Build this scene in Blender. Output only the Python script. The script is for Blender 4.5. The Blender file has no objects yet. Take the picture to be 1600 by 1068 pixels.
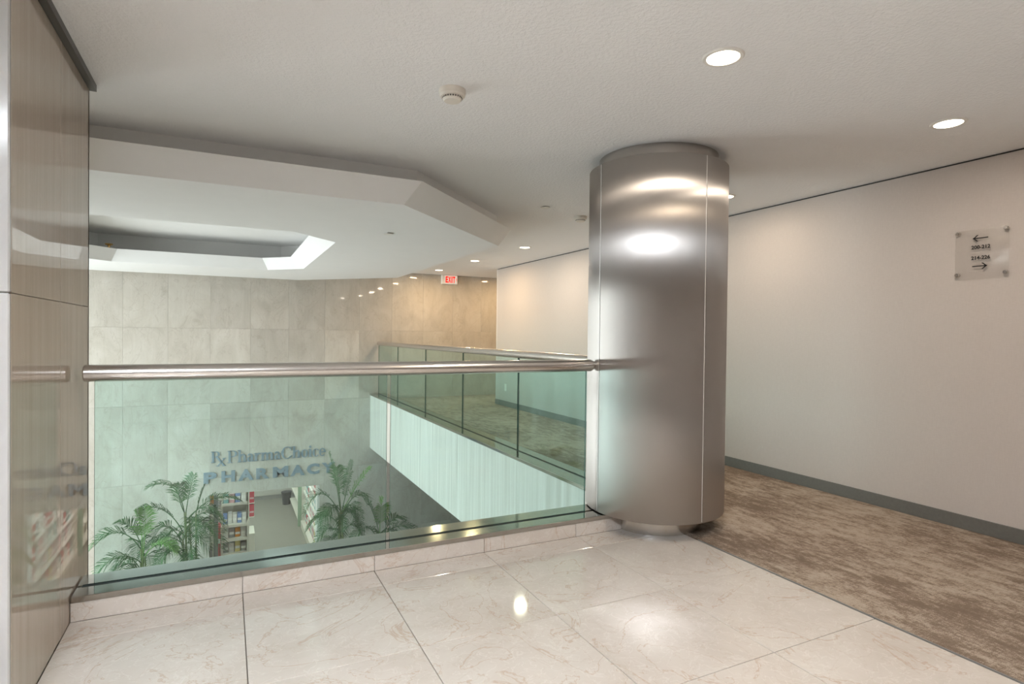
import bpy, bmesh, math, random
from mathutils import Vector, Matrix
random.seed(7)
SC = bpy.context.scene
COL = SC.collection
PI = math.pi

# ------------------------------------------------------------------ camera
EYE = 1.22
YAW, PITCH, ROLL = 0.458142533, -0.0124346331, 0.0112388192
_f = Vector((math.sin(YAW) * math.cos(PITCH), math.cos(YAW) * math.cos(PITCH), math.sin(PITCH)))
_r0 = Vector((math.cos(YAW), -math.sin(YAW), 0))
_u0 = _r0.cross(_f)
_r = math.cos(ROLL) * _r0 + math.sin(ROLL) * _u0
_u = -math.sin(ROLL) * _r0 + math.cos(ROLL) * _u0
cam = bpy.data.cameras.new('camera')
cam.sensor_width = 36.0
cam.lens = 903.25 / 1600 * 36
cam.clip_start = 0.02
cam_o = bpy.data.objects.new('camera', cam)
COL.objects.link(cam_o)
cam_o.matrix_world = Matrix(((_r.x, _u.x, -_f.x, 0), (_r.y, _u.y, -_f.y, 0), (_r.z, _u.z, -_f.z, EYE), (0, 0, 0, 1)))
SC.camera = cam_o

# ------------------------------------------------------------------ exposure, sky, large lights
SC.view_settings.view_transform = 'Standard'
SC.view_settings.look = 'None'
SC.view_settings.gamma = 1.0
SC.view_settings.use_curve_mapping = False
SC.view_settings.exposure = 0.6
SC.cycles.max_bounces = 10
SC.cycles.diffuse_bounces = 5
SC.cycles.glossy_bounces = 5
SC.cycles.transparent_max_bounces = 16
SC.cycles.caustics_reflective = False
SC.cycles.use_guiding = True
SC.cycles.sample_clamp_indirect = 0.0

world = bpy.data.worlds.new('overcast sky')
SC.world = world
world.use_nodes = True
bg = world.node_tree.nodes['Background']
bg.inputs['Color'].default_value = (0.92, 0.97, 1.0, 1)
bg.inputs['Strength'].default_value = 6.5


def lamp(name, kind, loc, power, color=(1, 1, 1), aim=None, parent=None, **kw):
    d = bpy.data.lights.new(name, kind)
    d.energy = power
    d.color = color
    for k, v in kw.items():
        setattr(d, k, v)
    o = bpy.data.objects.new(name, d)
    COL.objects.link(o)
    o.location = loc
    if aim is not None:
        o.rotation_euler = (Vector(aim) - Vector(loc)).to_track_quat('-Z', 'Y').to_euler()
    if parent is not None:
        o.parent = parent
    return o


# the photographer's flash, bounced off the ceiling above the camera
lamp('bounce_flash', 'SPOT', (-0.38, -0.12, 1.45), 2900, (0.87, 0.94, 1.0), aim=(-0.62, 0.0, 2.374),
     spot_size=math.radians(68), spot_blend=0.8, shadow_soft_size=0.05)
# samples the sky through the glazed side of the atrium
port = bpy.data.lights.new('window_portal', 'AREA')
port.shape = 'RECTANGLE'; port.size = 5.1; port.size_y = 5.6
port.cycles.is_portal = True
port_o = bpy.data.objects.new('window_portal', port)
COL.objects.link(port_o)
port_o.location = (-3.46, 8.2, -0.75)
port_o.rotation_euler = Vector((1, 0, 0)).to_track_quat('-Z', 'Z').to_euler()


# ------------------------------------------------------------------ helpers
def newbm():
    return bmesh.new()


def box(bm, x0, x1, y0, y1, z0, z1, bev=0.0):
    b2 = bm if bev == 0 else bmesh.new()
    vs = [b2.verts.new((x, y, z)) for z in (z0, z1) for y in (y0, y1) for x in (x0, x1)]
    for q in ((0, 2, 3, 1), (4, 5, 7, 6), (0, 1, 5, 4), (2, 6, 7, 3), (0, 4, 6, 2), (1, 3, 7, 5)):
        b2.faces.new([vs[i] for i in q])
    if bev:
        bmesh.ops.bevel(b2, geom=b2.edges[:], offset=bev, segments=1, affect='EDGES')
        merge(bm, b2)


def merge(bm, b2):
    m = {}
    for v in b2.verts:
        m[v] = bm.verts.new(v.co)
    for f in b2.faces:
        nf = bm.faces.new([m[v] for v in f.verts])
        nf.smooth = f.smooth
        nf.material_index = f.material_index
    b2.free()


def prism(bm, pts, z0, z1):
    """vertical prism of a counter-clockwise outline"""
    a = [bm.verts.new((x, y, z0)) for x, y in pts]
    b = [bm.verts.new((x, y, z1)) for x, y in pts]
    n = len(pts)
    bm.faces.new(a[::-1]); bm.faces.new(b)
    for i in range(n):
        bm.faces.new((a[i], a[(i + 1) % n], b[(i + 1) % n], b[i]))


def lathe(bm, prof, c=(0, 0, 0), n=48, a0=0.0, a1=2 * PI, axis='Z', smooth=True):
    """revolve (radius, height) points about an axis through c"""
    full = abs(a1 - a0 - 2 * PI) < 1e-6
    k = n if full else n + 1
    rings = []
    for r, h in prof:
        ring = []
        for i in range(k):
            a = a0 + (a1 - a0) * i / n
            p = (r * math.cos(a), r * math.sin(a), h)
            if axis == 'X':
                p = (h, r * math.cos(a), r * math.sin(a))
            elif axis == 'Y':
                p = (r * math.sin(a), h, r * math.cos(a))
            ring.append(bm.verts.new((p[0] + c[0], p[1] + c[1], p[2] + c[2])))
        rings.append(ring)
    for i in range(len(rings) - 1):
        for j in range(n):
            j2 = (j + 1) % k
            if rings[i] is not rings[i + 1]:
                f = bm.faces.new((rings[i][j], rings[i][j2], rings[i + 1][j2], rings[i + 1][j]))
                f.smooth = smooth
    if full:
        for ring, pr in ((rings[0], prof[0]), (rings[-1], prof[-1])):
            if pr[0] > 1e-6:
                bm.faces.new(ring)
    return rings


def tube(bm, pts, rad, n=8):
    """round tube along points; rad a number or a list"""
    pts = [Vector(p) for p in pts]
    rs = rad if isinstance(rad, (list, tuple)) else [rad] * len(pts)
    prev = None
    rings = []
    for i, p in enumerate(pts):
        t = (pts[min(i + 1, len(pts) - 1)] - pts[max(i - 1, 0)]).normalized()
        u = prev if prev is not None else (Vector((0, 0, 1)) if abs(t.z) < 0.9 else Vector((1, 0, 0)))
        u = (u - t * u.dot(t)).normalized()
        v = t.cross(u)
        prev = u
        rings.append([bm.verts.new(p + rs[i] * (math.cos(2 * PI * k / n) * u + math.sin(2 * PI * k / n) * v)) for k in range(n)])
    for i in range(len(rings) - 1):
        for k in range(n):
            f = bm.faces.new((rings[i][k], rings[i][(k + 1) % n], rings[i + 1][(k + 1) % n], rings[i + 1][k]))
            f.smooth = True
    bm.faces.new(rings[0][::-1]); bm.faces.new(rings[-1])


def obj(name, bm, mat, parent=None, recalc=True, weld=False):
    """link a bmesh (built in world coordinates) as one object, under parent if given"""
    if weld:
        bmesh.ops.remove_doubles(bm, verts=bm.verts[:], dist=1e-5)
    if recalc:
        bmesh.ops.recalc_face_normals(bm, faces=bm.faces[:])
    for e in bm.edges:
        if len(e.link_faces) == 2 and e.calc_face_angle(0) > 0.4:
            e.smooth = False
    me = bpy.data.meshes.new(name)
    if parent is not None:
        off = Vector((0, 0, 0))
        p = parent
        while p is not None:
            off += Vector(p.location)
            p = p.parent
        bmesh.ops.translate(bm, verts=bm.verts[:], vec=-off)
    bm.to_mesh(me); bm.free()
    for m in (mat if isinstance(mat, (list, tuple)) else [mat]):
        me.materials.append(m)
    o = bpy.data.objects.new(name, me)
    COL.objects.link(o)
    if parent is not None:
        o.parent = parent
    return o


def thing(name, label, cat, loc=(0, 0, 0), group=None):
    o = bpy.data.objects.new(name, None)
    o.empty_display_size = 0.1
    COL.objects.link(o)
    o.location = loc
    tag(o, label, cat, group)
    return o


def tag(o, label, cat, group=None):
    o['label'] = label; o['category'] = cat
    if group:
        o['group'] = group
    return o


def struct(name, bm, mat, weld=False):
    o = obj(name, bm, mat, None, weld=weld)
    o['kind'] = 'structure'
    return o


_pc = {}


def piece(name, parent, mat, x0, x1, y0, y1, z0, z1, bev=0.002):
    """one stone piece of the setting; pieces of one size share a mesh"""
    key = (name, mat.name, round(x1 - x0, 4), round(y1 - y0, 4), round(z1 - z0, 4))
    if key not in _pc:
        bm = newbm()
        hx, hy, hz = (x1 - x0) / 2, (y1 - y0) / 2, (z1 - z0) / 2
        box(bm, -hx, hx, -hy, hy, -hz, hz, bev)
        bmesh.ops.recalc_face_normals(bm, faces=bm.faces[:])
        me = bpy.data.meshes.new(name)
        bm.to_mesh(me); bm.free()
        me.materials.append(mat)
        _pc[key] = me
    o = bpy.data.objects.new(name, _pc[key])
    COL.objects.link(o)
    o.parent = parent
    o.location = Vector(((x0 + x1) / 2, (y0 + y1) / 2, (z0 + z1) / 2)) - Vector(parent.location)
    return o


# ------------------------------------------------------------------ materials
class NT:
    def __init__(self, name):
        self.m = bpy.data.materials.new(name)
        self.m.use_nodes = True
        self.t = self.m.node_tree
        self.t.nodes.clear()
        self.out = self.t.nodes.new('ShaderNodeOutputMaterial')

    def n(self, typ, **kw):
        x = self.t.nodes.new('ShaderNode' + typ)
        for k, v in kw.items():
            setattr(x, k, v)
        return x

    def l(self, a, b):
        self.t.links.new(a, b)

    def math(self, op, a, b=None, clamp=False):
        x = self.n('Math', operation=op, use_clamp=clamp)
        for i, v in enumerate((a, b)):
            if v is None:
                continue
            if isinstance(v, (int, float)):
                x.inputs[i].default_value = v
            else:
                self.l(v, x.inputs[i])
        return x.outputs[0]

    def ramp(self, fac, stops):
        x = self.n('ValToRGB')
        while len(x.color_ramp.elements) < len(stops):
            x.color_ramp.elements.new(0.5)
        for e, (p, c) in zip(x.color_ramp.elements, stops):
            e.position = p
            e.color = (*c, 1) if len(c) == 3 else c
        self.l(fac, x.inputs[0])
        return x.outputs[0]

    def mix(self, fac, a, b, mode='MIX'):
        x = self.n('Mix', data_type='RGBA', blend_type=mode)
        for s, v in ((x.inputs[0], fac), (x.inputs[6], a), (x.inputs[7], b)):
            if isinstance(v, (int, float)):
                s.default_value = v
            elif isinstance(v, tuple):
                s.default_value = (*v, 1)
            else:
                self.l(v, s)
        return x.outputs[2]

    def coords(self, scale=(1, 1, 1), per_object=0.0):
        g = self.n('NewGeometry')
        mp = self.n('Mapping')
        mp.inputs['Scale'].default_value = scale
        src = g.outputs['Position']
        if per_object:
            oi = self.n('ObjectInfo')
            vm = self.n('VectorMath', operation='MULTIPLY_ADD')
            vm.inputs[1].default_value = (per_object, per_object * 0.7, per_object * 1.3)
            self.l(oi.outputs['Random'], vm.inputs[0])
            self.l(src, vm.inputs[2])
            src = vm.outputs[0]
        self.l(src, mp.inputs['Vector'])
        return mp.outputs[0]

    def noise(self, vec, scale, detail=4, rough=0.5, dist=0.0):
        x = self.n('TexNoise')
        x.inputs['Scale'].default_value = scale
        x.inputs['Detail'].default_value = detail
        x.inputs['Roughness'].default_value = rough
        x.inputs['Distortion'].default_value = dist
        self.l(vec, x.inputs['Vector'])
        return x.outputs['Fac']

    def veins(self, vec, scale, width, dist=1.0, detail=4):
        f = self.noise(vec, scale, detail, 0.55, dist)
        d = self.math('ABSOLUTE', self.math('SUBTRACT', f, 0.5))
        return self.math('SUBTRACT', 1.0, self.math('DIVIDE', d, width), clamp=True)

    def principled(self, color, rough=0.5, metal=0.0, bump=None, bump_s=0.1, bump_d=0.01, **inp):
        p = self.n('BsdfPrincipled')
        for k, v in (('Base Color', color), ('Roughness', rough), ('Metallic', metal)):
            if isinstance(v, (int, float)):
                p.inputs[k].default_value = v
            elif isinstance(v, tuple):
                p.inputs[k].default_value = (*v, 1)
            else:
                self.l(v, p.inputs[k])
        for k, v in inp.items():
            p.inputs[k.replace('_', ' ')].default_value = v
        if bump is not None:
            b = self.n('Bump')
            b.inputs['Strength'].default_value = bump_s
            b.inputs['Distance'].default_value = bump_d
            self.l(bump, b.inputs['Height'])
            self.l(b.outputs[0], p.inputs['Normal'])
        self.l(p.outputs[0], self.out.inputs[0])
        return self.m


def plain(name, color, rough=0.5, metal=0.0, **kw):
    return NT(name).principled(color, rough, metal, **kw)


def emit(name, color, strength):
    t = NT(name)
    e = t.n('Emission')
    e.inputs[0].default_value = (*color, 1)
    e.inputs[1].default_value = strength
    t.l(e.outputs[0], t.out.inputs[0])
    return t.m


def grained(name, color, var=0.08, rough=0.5, scale=20, metal=0.0, stretch=(1, 1, 1), bump=0.0):
    """plain colour broken up by a soft noise"""
    t = NT(name)
    n = t.noise(t.coords(stretch), scale, 4)
    c = t.mix(n, tuple(max(0, x * (1 - var)) for x in color), tuple(min(1, x * (1 + var)) for x in color))
    return t.principled(c, rough, metal, bump=n if bump else None, bump_s=bump, bump_d=0.002)


# ceiling stucco
t = NT('stucco')
v = t.coords()
n1 = t.noise(v, 56, 3, 0.6, 0.2)
n2 = t.noise(v, 120, 2)
h = t.math('ADD', t.math('MULTIPLY', t.ramp(n1, [(0.42, (0, 0, 0)), (0.62, (1, 1, 1))]), 0.7), t.math('MULTIPLY', n2, 0.3))
M_STUCCO = t.principled((0.85, 0.85, 0.85), 0.9, bump=h, bump_s=0.38, bump_d=0.006)
M_PLASTER = grained('smooth plaster', (0.84, 0.835, 0.825), 0.02, 0.85, 6)
M_COFFER = grained('coffer paint', (0.58, 0.565, 0.55), 0.02, 0.9, 6)

# wall covering: fine woven texture
t = NT('woven wallpaper')
wv = t.noise(t.coords((1, 1, 0.12)), 260, 2)
wh = t.noise(t.coords((0.12, 0.12, 1)), 260, 2)
w = t.math('MULTIPLY', t.math('ADD', wv, wh), 0.5)
big = t.noise(t.coords(), 1.2, 3)
c = t.mix(w, (0.47, 0.415, 0.378), (0.575, 0.52, 0.48))
M_WALLPAPER = t.principled(c, 0.75, bump=w, bump_s=0.25, bump_d=0.002)

# floor marble (cream with fine pinkish veins)
t = NT('cream marble tile')
v = t.coords(per_object=37.0)
cl = t.noise(v, 2.6, 6, 0.6, 0.6)
base = t.ramp(cl, [(0.25, (0.49, 0.43, 0.375)), (0.5, (0.55, 0.495, 0.445)), (0.75, (0.60, 0.555, 0.505))])
v1 = t.veins(v, 2.1, 0.010, 1.6, 6)
v2 = t.veins(v, 6.0, 0.012, 1.0, 5)
v3 = t.veins(v, 15.0, 0.02, 0.6, 3)
base = t.mix(t.math('MULTIPLY', v1, 0.5), base, (0.40, 0.26, 0.17))
base = t.mix(t.math('MULTIPLY', v2, 0.22), base, (0.42, 0.31, 0.23))
base = t.mix(t.math('MULTIPLY', v3, 0.14), base, (0.9, 0.88, 0.85))
M_MARBLE = t.principled(base, 0.06, Specular_IOR_Level=0.5)

# back wall stone panels, veined, satin polish
def stone_panel_mat(name, lo, mid, hi, vein, rough):
    t = NT(name)
    v = t.coords((1, 1, 0.55), per_object=61.0)
    cl = t.noise(v, 3.0, 6, 0.62, 0.8)
    base = t.ramp(cl, [(0.25, lo), (0.5, mid), (0.75, hi)])
    a = t.veins(v, 2.2, 0.014, 1.8, 6)
    b = t.veins(v, 5.5, 0.016, 1.2, 5)
    base = t.mix(t.math('MULTIPLY', a, 0.24), base, vein)
    base = t.mix(t.math('MULTIPLY', b, 0.10), base, vein)
    st = t.noise(t.coords((1, 1, 0.06), per_object=61.0), 34, 3)
    base = t.mix(t.math('MULTIPLY', st, 0.34), base, tuple(x * 0.72 for x in mid))
    oi = t.n('ObjectInfo')
    k = t.math('ADD', t.math('MULTIPLY', oi.outputs['Random'], 0.16), 0.92)
    mul = t.n('Vector' + 'Math', operation='SCALE')
    t.l(base, mul.inputs[0]); t.l(k, mul.inputs['Scale'])
    return t.principled(mul.outputs[0], rough, Specular_IOR_Level=0.5)


M_STONE = stone_panel_mat('veined wall stone', (0.44, 0.40, 0.345), (0.53, 0.49, 0.43), (0.60, 0.565, 0.51), (0.29, 0.23, 0.18), 0.035)
M_BACKING = grained('mortar backing', (0.24, 0.2, 0.165), 0.1, 0.9)


# pier and fascia: stone with vertical grain
def grain_stone(name, lo, hi, streak, rough, s=26):
    t = NT(name)
    g1 = t.noise(t.coords((1, 1, 0.035), per_object=11.0), s, 5, 0.6, 0.2)
    g2 = t.noise(t.coords((1, 1, 0.35), per_object=11.0), 90, 2)
    base = t.mix(t.ramp(g1, [(0.3, (0, 0, 0)), (0.72, (1, 1, 1))]), lo, hi)
    base = t.mix(t.math('MULTIPLY', t.ramp(g2, [(0.6, (0, 0, 0)), (0.75, (1, 1, 1))]), 0.25), base, streak)
    return t.principled(base, rough, Specular_IOR_Level=0.5)


M_PIER = grain_stone('brown grained stone', (0.40, 0.33, 0.27), (0.47, 0.395, 0.33), (0.54, 0.47, 0.40), 0.01)
M_PIERFACE = stone_panel_mat('pale pier stone', (0.32, 0.305, 0.29), (0.37, 0.355, 0.34), (0.42, 0.405, 0.39), (0.42, 0.36, 0.31), 0.12)
M_FASCIA = grain_stone('pale grained stone', (0.56, 0.53, 0.48), (0.74, 0.72, 0.67), (0.80, 0.78, 0.74), 0.12, 16)

# carpet: streaked loop pile
t = NT('streaked carpet')
s1 = t.noise(t.coords((6.5, 2.4, 1)), 2.5, 6, 0.72, 0.2)
s2 = t.noise(t.coords((40.0, 8.0, 1)), 4.0, 4, 0.75)
s3 = t.noise(t.coords((6.0, 26.0, 1)), 4.0, 3, 0.65)
pile = t.noise(t.coords(), 420, 2)
big = t.noise(t.coords((1, 0.6, 1)), 1.6, 3)
f = t.math('ADD', t.math('MULTIPLY', s1, 0.5), t.math('ADD', t.math('MULTIPLY', s2, 0.33), t.math('MULTIPLY', s3, 0.17)))
f = t.math('ADD', f, t.math('MULTIPLY', t.math('SUBTRACT', big, 0.5), 0.35))
f = t.math('ADD', f, t.math('MULTIPLY', t.math('SUBTRACT', pile, 0.5), 0.34))
c = t.ramp(f, [(0.40, (0.165, 0.115, 0.08)), (0.485, (0.21, 0.152, 0.112)), (0.515, (0.36, 0.285, 0.22)), (0.60, (0.43, 0.355, 0.285))])
M_CARPET = t.principled(c, 0.95, bump=pile, bump_s=0.6, bump_d=0.004)
M_BASEBOARD = grained('dark grey baseboard', (0.135, 0.13, 0.115), 0.15, 0.6, 60)
M_GROUT = plain('dark grout', (0.23, 0.2, 0.175), 0.8)
M_DARK = plain('black reveal', (0.03, 0.028, 0.026), 0.6)

# brushed stainless steel
def steel(name, color, rough, stretch, aniso=0.0, sc=220, bs=0.02):
    t = NT(name)
    n = t.noise(t.coords(stretch), sc, 3)
    r = rough if aniso else t.math('ADD', t.math('MULTIPLY', n, 0.08), rough - 0.04)
    p = t.principled(color, r, 1.0, bump=n if bs else None, bump_s=bs, bump_d=0.001, Anisotropic=aniso)
    if aniso:                       # vertical grain: reflections spread around the column
        g = t.n('NewGeometry')
        cr = t.n('VectorMath', operation='CROSS_PRODUCT')
        cr.inputs[0].default_value = (0, 0, 1)
        t.l(g.outputs['Normal'], cr.inputs[1])
        bs_ = [x for x in t.t.nodes if x.type == 'BSDF_PRINCIPLED'][0]
        t.l(cr.outputs[0], bs_.inputs['Tangent'])
    return p


t = NT('brushed steel cladding')      # vertical grain: reflections spread around the column
g = t.n('NewGeometry')
cr = t.n('VectorMath', operation='CROSS_PRODUCT')
cr.inputs[0].default_value = (0, 0, 1)
t.l(g.outputs['Normal'], cr.inputs[1])
an = t.n('BsdfAnisotropic')
an.inputs['Color'].default_value = (0.46, 0.43, 0.405, 1)
an.inputs['Roughness'].default_value = 0.30
an.inputs['Anisotropy'].default_value = -0.8
t.l(cr.outputs[0], an.inputs['Tangent'])
t.l(an.outputs[0], t.out.inputs[0])
M_STEEL_COL = t.m
M_STRIP = plain('pale seam edge', (0.85, 0.83, 0.80), 0.4, 0.3)
M_STEEL = steel('satin steel', (0.68, 0.65, 0.62), 0.22, (0.03, 1, 1))
M_STEEL_CAP = steel('smooth steel cap', (0.50, 0.48, 0.45), 0.1, (0.03, 1, 1), 0, 220, 0.01)
M_ALU = plain('grey aluminium', (0.26, 0.255, 0.245), 0.45, 0.6)
M_LETTER = plain('silver letter metal', (0.25, 0.32, 0.38), 0.35, 0.3)
M_WHITE = plain('white enamel', (0.80, 0.79, 0.76), 0.4)
M_CREAMPL = plain('cream plastic', (0.75, 0.71, 0.64), 0.45)
M_OFFWHITE = plain('warm white plastic', (0.77, 0.75, 0.71), 0.5)
M_SLOT = plain('dark vent slot', (0.07, 0.065, 0.06), 0.8)
M_INK = plain('black print', (0.015, 0.013, 0.012), 0.5)


# sheet glass: clear green-tinted transmission with mirror reflection by angle
def sheet_glass(name, tint):
    t = NT(name)
    g = t.n('NewGeometry')
    dp = t.n('VectorMath', operation='DOT_PRODUCT')
    t.l(g.outputs['Normal'], dp.inputs[0]); t.l(g.outputs['Incoming'], dp.inputs[1])
    c = t.math('ABSOLUTE', dp.outputs['Value'])
    k = t.math('POWER', t.math('SUBTRACT', 1.0, c, clamp=True), 5.0)
    fr = t.math('ADD', t.math('MULTIPLY', k, 0.92), 0.043)
    tr = t.n('BsdfTransparent'); tr.inputs[0].default_value = (*tint, 1)
    gl = t.n('BsdfGlossy'); gl.inputs['Roughness'].default_value = 0.0
    gl.inputs[0].default_value = (0.95, 1.0, 0.97, 1)
    mx = t.n('MixShader')
    t.l(fr, mx.inputs[0]); t.l(tr.outputs[0], mx.inputs[1]); t.l(gl.outputs[0], mx.inputs[2])
    t.l(mx.outputs[0], t.out.inputs[0])
    return t.m


M_GLASS = sheet_glass('green sheet glass', (0.84, 0.946, 0.936))
M_GLASS_EDGE = plain('emerald glass edge', (0.012, 0.07, 0.06), 0.1)
M_WINGLASS = sheet_glass('window glass', (0.96, 0.98, 0.97))
M_ACRYLIC = sheet_glass('clear acrylic', (0.992, 0.99, 0.988))
M_GASKET = plain('dark gasket', (0.02, 0.03, 0.03), 0.5)
M_LAMP = emit('lit diffuser', (1.0, 0.86, 0.66), 7.0)
M_STORE_LAMP = emit('lit fluorescent panel', (1.0, 0.98, 0.93), 9.0)
M_EXITRED = emit('lit red lettering', (1.0, 0.02, 0.012), 0.85)
M_EXITFACE = emit('lit sign face', (1.0, 0.80, 0.62), 0.5)

# ------------------------------------------------------------------ dimensions (metres)
ZC = 2.374            # ceiling
ZL = -3.6             # lower floor
XR = 4.267            # right wall
XP = -0.583           # polished pier face
XG = -3.4             # glazed side of the atrium
YB = 10.75            # far stone wall
YC = 2.956            # face of the stone curb under the front glass
XT = 2.545            # tile / carpet line
XF = 2.385            # fascia of the gallery
CX, CY, CR = 2.54, 3.01, 0.443

# ------------------------------------------------------------------ floors
# upper slab: lobby and gallery (gap of the atrium left open)
bm = newbm()
prism(bm, [(XG, -3.0), (8.0, -3.0), (8.0, YB), (XF + 0.02, YB), (XF + 0.02, 3.17), (XP, 3.17), (XP, 2.214), (XG, 2.214)], -0.9, -0.012)
floor = struct('floor', bm, M_GROUT)
TILE = 0.613
cols = [0.071 + TILE * k for k in range(-6, 5)]
cols[-1] = XT - 0.004
cols[5] = XP
rows = [2.77, 2.157, 1.543, 0.93, 0.317, -0.296, -0.909, -1.522, -2.135, -2.748]
gp = 0.0016
for i in range(len(cols) - 1):
    x0, x1 = cols[i], cols[i + 1]
    for j in range(len(rows) - 1):
        if x1 < XP + 0.05 and rows[j] > 2.3:
            continue
        piece('floor_tile', floor, M_MARBLE, x0 + gp, x1 - gp, rows[j + 1] + gp, rows[j] - gp, -0.012, 0.0, 0.0012)
    # narrow border row against the curb
    if x1 > XP + 0.05:
        piece('floor_tile', floor, M_MARBLE, max(x0, XP) + gp, x1 - gp, 2.77 + gp, YC - 0.001, -0.012, 0.0, 0.0012)
# carpet over the corridor and gallery
bm = newbm()
prism(bm, [(XT + 0.004, -3.0), (8.0, -3.0), (8.0, YB - 0.001), (XF + 0.26, YB - 0.001), (XF + 0.26, 2.9), (XT + 0.004, 2.9)], -0.012, 0.003)
carpet = struct('floor', bm, M_CARPET)
bm = newbm(); box(bm, XT - 0.004, XT + 0.004, -3.0, 2.60, -0.012, 0.004)
struct('trim_1', bm, M_ALU)

# stone curb under the front glass, its face in pieces
bm = newbm(); box(bm, XP, 2.238, YC + 0.012, 3.17, -0.012, 0.076)
curb = struct('trim_2', bm, M_GROUT)
cj = [XP + 0.001, 0.071, 0.685, 1.298, 1.905, 2.244]
for a, b in zip(cj[:-1], cj[1:]):
    piece('curb_stone', curb, M_MARBLE, a + 0.0012, b - 0.0012, YC, YC + 0.014, 0.0, 0.079, 0.0012)
# fascia below the front edge, and the gallery edge with its stone face
bm = newbm(); box(bm, XP, 2.22, 3.168, 3.19, -0.9, 0.076)
struct('trim_3', bm, M_FASCIA)
bm = newbm(); box(bm, XF + 0.02, XF + 0.25, 3.46, YB - 0.002, -0.012, 0.074)
gcurb = struct('trim_4', bm, M_FASCIA)
yy = 3.2
while yy < YB - 0.1:
    y2 = min(yy + 1.51, YB - 0.002)
    piece('fascia_stone', gcurb, M_FASCIA, XF, XF + 0.02, yy + 0.0012, y2 - 0.0012, -0.9, 0.074, 0.0012)
    yy = y2

# lower floor and what closes it in
bm = newbm(); box(bm, XG - 0.3, 8.0, -0.2, 18.6, ZL - 0.15, ZL)
struct('floor', bm, grained('store vinyl floor', (0.30, 0.275, 0.235), 0.05, 0.35, 9))
bm = newbm(); box(bm, 8.0, 8.15, -3.0, YB + 0.3, ZL, ZC + 0.3)
struct('wall_east', bm, M_WALLPAPER)
bm = newbm(); box(bm, XG - 6, XG - 0.3, -3, 18, ZL - 0.25, ZL - 0.1)
struct('floor', bm, grained('pavement', (0.34, 0.33, 0.31), 0.1, 0.9, 5))
bm = newbm(); box(bm, XG, 8.0, -0.2, 0.0, ZL, -0.9)
struct('wall_lower', bm, M_PLASTER)

# ------------------------------------------------------------------ walls
# right wall with wall covering; corridor opens past its far corner
bm = newbm()
prism(bm, [(XR, -3.0), (8.0, -3.0), (8.0, 9.276), (XR, 9.276)], 0.0, ZC - 0.012)
wall_r = struct('wall_right', bm, M_WALLPAPER)
bm = newbm(); prism(bm, [(XR + 0.012, -3.0), (8.0, -3.0), (8.0, 9.264), (XR + 0.012, 9.264)], ZC - 0.012, ZC)
struct('trim_5', bm, M_DARK)
bm = newbm()
box(bm, XR - 0.011, XR, -3.0, 9.276, 0.003, 0.092, 0.002)
box(bm, XR - 0.011, 8.0, 9.276, 9.287, 0.003, 0.092, 0.002)
struct('baseboard_right', bm, M_BASEBOARD)
# pale metal corner guard on the wall's far corner
bm = newbm(); box(bm, XR - 0.002, XR + 0.03, 9.246, 9.278, 0.092, ZC - 0.012)
struct('trim_6', bm, plain('corner bead paint', (0.63, 0.59, 0.56), 0.6))
# wall behind the camera and at the lobby's left
bm = newbm(); box(bm, XG, XR, -3.15, -3.0, -0.012, ZC)
struct('wall_behind', bm, M_WALLPAPER)
bm = newbm(); box(bm, XG - 0.15, XG, -3.15, 2.214, -0.012, ZC)
struct('wall_lobby', bm, M_WALLPAPER)

# polished stone pier on the left
bm = newbm(); box(bm, XG, XP - 0.02, 2.232, 3.302, ZL, ZC)
pier = struct('wall_left', bm, plain('pale joint filler', (0.62, 0.52, 0.43), 0.6))
for ya, yb in ((2.232, 2.805), (2.805, 3.32)):
    for za, zb in ((1.329, ZC - 0.03), (0.0 if ya < 2.5 else ZL, 1.329)):
        piece('stone_panel', pier, M_PIER, XP - 0.02, XP, ya + 0.001, yb - (0.001 if yb < 3 else 0), za + 0.001, zb - 0.001, 0.0015)
xx = XP - 0.001
while xx > XG + 0.02:
    x2 = max(xx - 0.61, XG)
    for za, zb in ((0.0, 1.329), (1.329, ZC)):
        piece('stone_panel', pier, M_PIERFACE, x2 + 0.001, xx - 0.001 if xx < XP - 0.1 else XP, 2.212, 2.232, za + 0.001, zb - 0.001, 0.004)
    x2b = x2
    xx = x2
bm = newbm(); box(bm, XG, XP, 3.302, 3.32, ZL, ZC)
struct('trim_7', bm, M_PIER)
# dark metal channel where the pier meets the ceiling
bm = newbm()
box(bm, XP - 0.03, XP + 0.026, 2.19, 3.335, ZC - 0.03, ZC - 0.022)
box(bm, XP + 0.018, XP + 0.026, 2.19, 3.335, ZC - 0.022, ZC)
struct('trim_8', bm, plain('dark metal channel', (0.10, 0.095, 0.09), 0.35, 0.7))

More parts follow.
